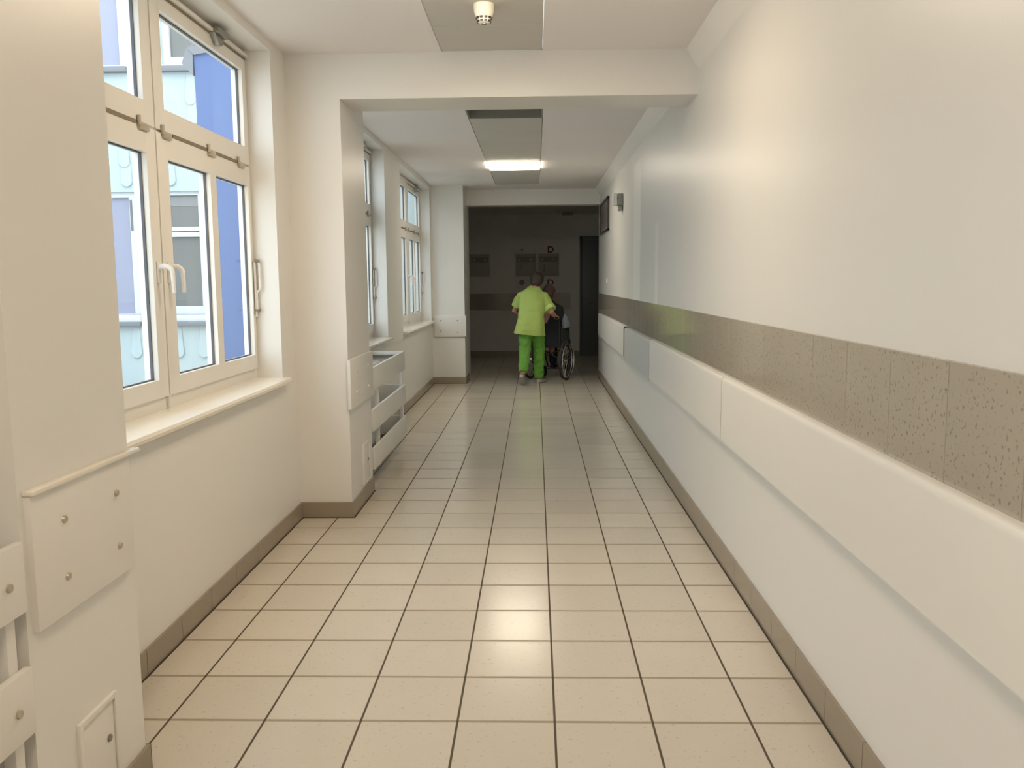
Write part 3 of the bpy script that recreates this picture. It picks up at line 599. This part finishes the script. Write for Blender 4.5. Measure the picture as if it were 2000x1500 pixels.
def hand(b, wrist, to, down, side, s=1.0, curl=True):
    """palm, four unequal fingers bent round a bar, thumb from the side of the palm"""
    w0 = Vector(wrist); f = (Vector(to) - w0).normalized(); dn = Vector(down); dn = (dn - f * dn.dot(f)).normalized(); sd = f.cross(dn) * side
    p = w0 + f * .055
    b.tube([w0 - f * .03, w0, w0 + f * .03, w0 + f * .06, w0 + f * .088], [.024, .025, .033, .036, .030], 12, flat=.55)
    for k, (o, ln) in enumerate([(-.027, .068), (-.009, .077), (.009, .072), (.027, .056)]):
        a = w0 + f * .080 + sd * o
        c = 1.0 if curl else .25
        b.tube([a, a + f * ln * .42 + dn * .006 * c, a + f * ln * (.78 - .35 * c) + dn * ln * .42 * c, a + f * ln * (1 - .85 * c) + dn * ln * .62 * c], [.009, .0085, .008, .007], 8)
    a = w0 + f * .03 - sd * .028
    b.tube([a, a - sd * .018 + f * .022 + dn * .012, a - sd * .014 + f * .045 + dn * .030, a - sd * .004 + f * .056 + dn * .044], [.012, .011, .0095, .008], 8)

def head(b, c, face, s=1.0):
    c = Vector(c); f = Vector(face).normalized(); r = f.cross(Vector((0, 0, 1))).normalized(); u = r.cross(f)
    M4 = Matrix((r, f, u)).transposed().to_4x4(); M4.translation = c
    def el(p, q):
        bmesh.ops.create_uvsphere(b.bm, u_segments=20, v_segments=14, radius=1, matrix=M4 @ Matrix.Translation(p) @ Matrix.Diagonal((*q, 1)))
    el((0, -.012, .025), (.074 * s, .092 * s, .085 * s)); el((0, .02, -.035), (.058 * s, .068 * s, .075 * s)); el((0, .052, -.082), (.030, .026, .024))
    el((0, .090, -.018), (.012, .018, .024)); el((0, .098, -.030), (.016, .012, .010)); el((0, .078, -.060), (.026, .012, .007)); el((0, .078, -.070), (.022, .012, .007))
    for sx in (-1, 1): el((.073 * sx, .0, -.012), (.010, .018, .032)); el((.032 * sx, .075, .012), (.022, .012, .010))
    return M4

# --- nurse
nurse = empty('person', (-.06, 12.5, 0), 'person in lime tunic and green trousers leaning over and pushing the wheelchair', 'person')
b = MB()
NH = Vector((.030, 12.845, 1.478)); HF = Vector((.18, .80, -.42))
M4 = head(b, NH, HF)
P = Vector
b.tube([P((-.06, 12.50, .86)), P((-.06, 12.52, .95)), P((-.06, 12.56, 1.05)), P((-.05, 12.64, 1.20)), P((-.035, 12.70, 1.29)), P((-.02, 12.74, 1.35))], [.11, .11, .095, .09, .07, .045], 20)
b.tube([P((-.03, 12.71, 1.31)), P((-.01, 12.76, 1.38)), P((.02, 12.81, 1.43))], [.06, .05, .052], 14)
b.tube([P((-.12, 12.69, 1.29)), P((-.205, 12.71, 1.27)), P((-.26, 12.76, 1.16)), P((-.31, 12.80, 1.06)), P((-.25, 12.84, 1.02)), P((-.17, 12.89, .985))], [.06, .055, .046, .040, .037, .027], 14)
b.tube([P((.05, 12.69, 1.28)), P((.135, 12.69, 1.26)), P((.19, 12.64, 1.14)), P((.235, 12.58, 1.035)), P((.262, 12.65, 1.005)), P((.292, 12.735, .985))], [.06, .055, .046, .041, .037, .027], 14)
hand(b, (-.175, 12.885, .985), (-.10, 12.96, .972), (0, .3, -1), 1)
hand(b, (.290, 12.73, .987), (.304, 12.83, .970), (0, .1, -1), 1)
b.tube([P((-.11, 12.50, .88)), P((-.14, 12.49, .80)), P((-.155, 12.46, .52)), P((-.165, 12.38, .42)), P((-.19, 12.235, .17))], [.075, .07, .05, .045, .036], 14)
b.tube([P((.0, 12.51, .88)), P((.03, 12.53, .80)), P((.045, 12.60, .50)), P((.045, 12.60, .38)), P((.045, 12.63, .09))], [.075, .07, .05, .045, .036], 14)
nb = b.build('body', SKIN, nurse); soften(nb, .0065, 4)
for sx in (-1, 1):
    MB().sph(M4 @ Vector((.030 * sx, .083, .010)), .010).build('eye', EYEM, nurse)
# hair: short and tousled
b = MB(); random.seed(3)
bmesh.ops.create_uvsphere(b.bm, u_segments=24, v_segments=16, radius=1, matrix=M4 @ Matrix.Translation((0, -.022, .035)) @ Matrix.Diagonal((.100, .108, .100, 1)))
bmesh.ops.create_uvsphere(b.bm, u_segments=20, v_segments=12, radius=1, matrix=M4 @ Matrix.Translation((0, -.055, -.02)) @ Matrix.Diagonal((.088, .066, .085, 1)))
for k in range(46):
    a = random.uniform(0, 2 * math.pi); e = random.uniform(-.5, 1.3); rr = Vector((math.cos(a) * math.cos(e) * .088, -abs(math.sin(a)) * math.cos(e) * .090 - .02, math.sin(e) * .086 + .03))
    bmesh.ops.create_uvsphere(b.bm, u_segments=8, v_segments=6, radius=random.uniform(.014, .024), matrix=M4 @ Matrix.Translation(rr) @ Matrix.Diagonal((1, 1, 1.7, 1)))
soften(b.build('hair', HAIR, nurse), .006, 3)

def garment_ring(cx, cy, z, hw, hd, n=40, amp=0, k=7, ph=0, tilt=0, tz=0):
    out = []
    for j in range(n):
        t = 2 * math.pi * j / n; q = 1 + amp * math.sin(k * t + ph) + amp * .5 * math.sin(3 * t + 1.7 * ph)
        x = hw * math.copysign(abs(math.cos(t)) ** .85, math.cos(t)) * q; y = hd * math.copysign(abs(math.sin(t)) ** .85, math.sin(t)) * q
        out.append(Vector((cx + x, cy + y, z + tilt * x + tz * y)))
    return out
b = MB()
G = [(-.095, 12.50, .725, .222, .165, .045), (-.090, 12.50, .80, .212, .165, .04), (-.075, 12.51, .89, .198, .160, .03), (-.062, 12.54, .99, .188, .150, .02), (-.055, 12.59, 1.09, .186, .148, .015),
     (-.050, 12.63, 1.18, .190, .155, .012), (-.045, 12.66, 1.26, .190, .150, .01), (-.040, 12.69, 1.33, .165, .130, .0), (-.030, 12.71, 1.375, .110, .105, 0), (-.010, 12.745, 1.415, .075, .080, 0)]
b.loft([garment_ring(cx, cy, z, hw, hd, amp=am, ph=z * 2, tilt=-.12 if z < 1 else -.04, tz=.25 if z > 1 else .05) for cx, cy, z, hw, hd, am in G])
b.tube([P((-.10, 12.69, 1.285)), P((-.205, 12.71, 1.265)), P((-.25, 12.75, 1.19)), P((-.285, 12.775, 1.115))], [.085, .080, .078, .080], 18)
b.tube([P((.03, 12.69, 1.275)), P((.125, 12.69, 1.255)), P((.180, 12.65, 1.16)), P((.222, 12.60, 1.075))], [.085, .082, .080, .084], 18)
tun = b.build('tunic', LIME, nurse); soften(tun, .008, 5)
tx = bpy.data.textures.new('folds', 'CLOUDS'); tx.noise_scale = .11; tx.noise_depth = 1
dm = tun.modifiers.new('folds', 'DISPLACE'); dm.texture = tx; dm.strength = .022; dm.mid_level = .5; dm.texture_coords = 'GLOBAL'
LIMEH = mat('tunic_trim', (0.58, 0.74, 0.24), 0.8)
b = MB().tube([P((.197, 12.627, 1.118)) , P((.224, 12.598, 1.070))], [.0865, .0885], 20); soften(b.build('sleeve_cuff', LIMEH, nurse), .006, 2)
b = MB()
b.loft([garment_ring(-.06, 12.50, z, hw, .125) for z, hw in ((.70, .160), (.80, .165), (.88, .150))])
b.tube([P((-.125, 12.49, .82)), P((-.148, 12.485, .68)), P((-.158, 12.465, .53)), P((-.162, 12.40, .40)), P((-.176, 12.31, .28)), P((-.186, 12.245, .195))], [.100, .096, .086, .080, .073, .066], 18)
b.tube([P((.015, 12.51, .82)), P((.035, 12.545, .68)), P((.048, 12.595, .52)), P((.050, 12.60, .38)), P((.048, 12.62, .22)), P((.046, 12.635, .085))], [.102, .098, .088, .082, .076, .070], 18)
tr = b.build('trousers', GREEN, nurse); soften(tr, .008, 4)
tx2 = bpy.data.textures.new('folds_fine', 'CLOUDS'); tx2.noise_scale = .07; tx2.noise_depth = 1
dm = tr.modifiers.new('folds', 'DISPLACE'); dm.texture = tx2; dm.strength = .030; dm.mid_level = .5; dm.texture_coords = 'GLOBAL'
# shoes: trailing foot on its toes with the sole showing, standing foot flat
def shoe(heel, toe, up, name='shoe'):
    h, t = Vector(heel), Vector(toe); f = (t - h); L = f.length; f.normalize(); u = Vector(up); u = (u - f * u.dot(f)).normalized(); r = f.cross(u)
    b = MB(); rings = []
    for q, wd, hh in ((0, .024, .045), (.08, .034, .062), (.3, .034, .070), (.55, .040, .055), (.8, .044, .040), (.95, .034, .030), (1.0, .016, .018)):
        c = h + f * L * q
        rings.append([c + r * wd * math.copysign(abs(math.cos(a)) ** .6, math.cos(a)) + u * (hh * .5 + hh * .5 * math.copysign(abs(math.sin(a)) ** .7, math.sin(a))) for a in [2 * math.pi * i / 16 for i in range(16)]])
    b.loft(rings); o = b.build(name, SHOE, nurse)
    return o
shoe((-.205, 12.185, .135), (-.190, 12.345, -.0 + .002 - .0), (0, .75, .65))
shoe((.035, 12.575, .002), (.135, 12.79, .002), (0, 0, 1))

# --- patient in the chair (chair coordinates, turned with it)
pat = empty('person', WC + Vector((0, 0, .52)), 'person with dark hair in a black jacket sitting in the wheelchair', 'person')
def W(x, y, z): return WR @ Vector((x, y, z))
b = MB(); fd = WR.to_3x3() @ Vector((0, 1, -.15))
PM = head(b, W(.02, .02, 1.315), fd)
b.tube([W(0, .06, .58), W(0, .04, .75), W(0, .03, .95), W(0, .02, 1.10), W(.01, .02, 1.17)], [.14, .135, .145, .135, .07], 18)
b.tube([W(.01, .02, 1.13), W(.015, .02, 1.20), W(.02, .02, 1.26)], [.058, .05, .052], 12)
for s in (1, -1):
    b.tube([W(.10 * s, .02, 1.10), W(.185 * s, .02, 1.07), W(.215 * s, .03, .95), W(.225 * s, .04, .85), W(.22 * s, .14, .845), W(.17 * s, .25, .83)], [.055, .052, .045, .04, .036, .026], 12)
    hand(b, W(.17 * s, .24, .832), W(.10 * s, .33, .80), (0, 0, -1), s, curl=False)
    b.tube([W(.08 * s, .06, .60), W(.10 * s, .25, .605), W(.11 * s, .46, .59), W(.11 * s, .49, .40), W(.11 * s, .50, .20)], [.085, .078, .06, .055, .036], 14)
soften(b.build('body', SKIN, pat), .0075, 4)
for sx in (-1, 1): MB().sph(PM @ Vector((.030 * sx, .083, .010)), .010).build('eye', EYEM, pat)
b = MB(); bmesh.ops.create_uvsphere(b.bm, u_segments=24, v_segments=16, radius=1, matrix=PM @ Matrix.Translation((0, -.022, .032)) @ Matrix.Diagonal((.092, .098, .090, 1)))
bmesh.ops.create_uvsphere(b.bm, u_segments=20, v_segments=12, radius=1, matrix=PM @ Matrix.Translation((0, -.05, -.045)) @ Matrix.Diagonal((.080, .060, .085, 1)))
for k in range(40):
    a = random.uniform(0, 2 * math.pi); e = random.uniform(-1.0, 1.2); rr = Vector((math.cos(a) * math.cos(e) * .090, -abs(math.sin(a)) * math.cos(e) * .088 - .02, math.sin(e) * .09 + .01))
    bmesh.ops.create_uvsphere(b.bm, u_segments=8, v_segments=6, radius=random.uniform(.014, .024), matrix=PM @ Matrix.Translation(rr) @ Matrix.Diagonal((1, 1, 1.8, 1)))
soften(b.build('hair', HAIRD, pat), .007, 3)
b = MB(); b.loft([[WR @ p for p in garment_ring(0, cy, z, hw, hd, amp=.01)] for cy, z, hw, hd in ((.07, .53, .185, .15), (.05, .70, .180, .145), (.04, .90, .185, .145), (.03, 1.04, .195, .13), (.02, 1.12, .165, .10), (.02, 1.18, .09, .07), (.02, 1.21, .065, .062))])
for s in (1, -1): b.tube([W(.10 * s, .02, 1.09), W(.175 * s, .02, 1.065), W(.205 * s, .03, .95), W(.215 * s, .05, .875), W(.21 * s, .14, .862), W(.18 * s, .22, .848)], [.075, .070, .062, .056, .050, .043], 16)
soften(b.build('jacket', JACK, pat), .008, 5)
b = MB(); b.loft([[WR @ p for p in garment_ring(0, .10, z, hw, .16)] for z, hw in ((.53, .17), (.60, .175), (.66, .165))])
for s in (1, -1): b.tube([W(.08 * s, .06, .61), W(.10 * s, .25, .615), W(.11 * s, .46, .60), W(.11 * s, .50, .54), W(.11 * s, .51, .38), W(.11 * s, .51, .20)], [.098, .09, .076, .072, .068, .06], 16)
soften(b.build('trousers', DKTR, pat), .008, 4)
for s in (1, -1):
    b = MB(); rings = []
    for q, wd, hh in ((0, .030, .06), (.1, .038, .085), (.4, .038, .075), (.75, .044, .05), (1.0, .025, .03)):
        rings.append([W(.11 * s + wd * math.cos(a), .44 + .26 * q, .122 + hh * .5 + hh * .5 * math.sin(a)) for a in [2 * math.pi * i / 14 for i in range(14)]])
    b.loft(rings).build('shoe', BLACK, pat)

# pale cloth bundle on the armrest
CLOTH = mat('blue_grey_cloth', (0.24, 0.27, 0.32), 0.8, noise=.25, nscale=18)
b = MB(); random.seed(11)
b.loft([[WR @ p for p in garment_ring(.275 + dx, .03, z, hw, hd, amp=.08, k=5, ph=z * 9)] for dx, z, hw, hd in ((.012, .79, .052, .10), (.010, .84, .055, .09), (.0, .90, .045, .07), (-.008, .95, .034, .05), (-.015, .985, .022, .03), (-.02, 1.0, .008, .012))])
o = b.build('cloth_bundle', CLOTH, None); soften(o, .007, 4)
tag(o, 'pale blue-grey cloth bundle piled on the wheelchair armrest', 'cloth')
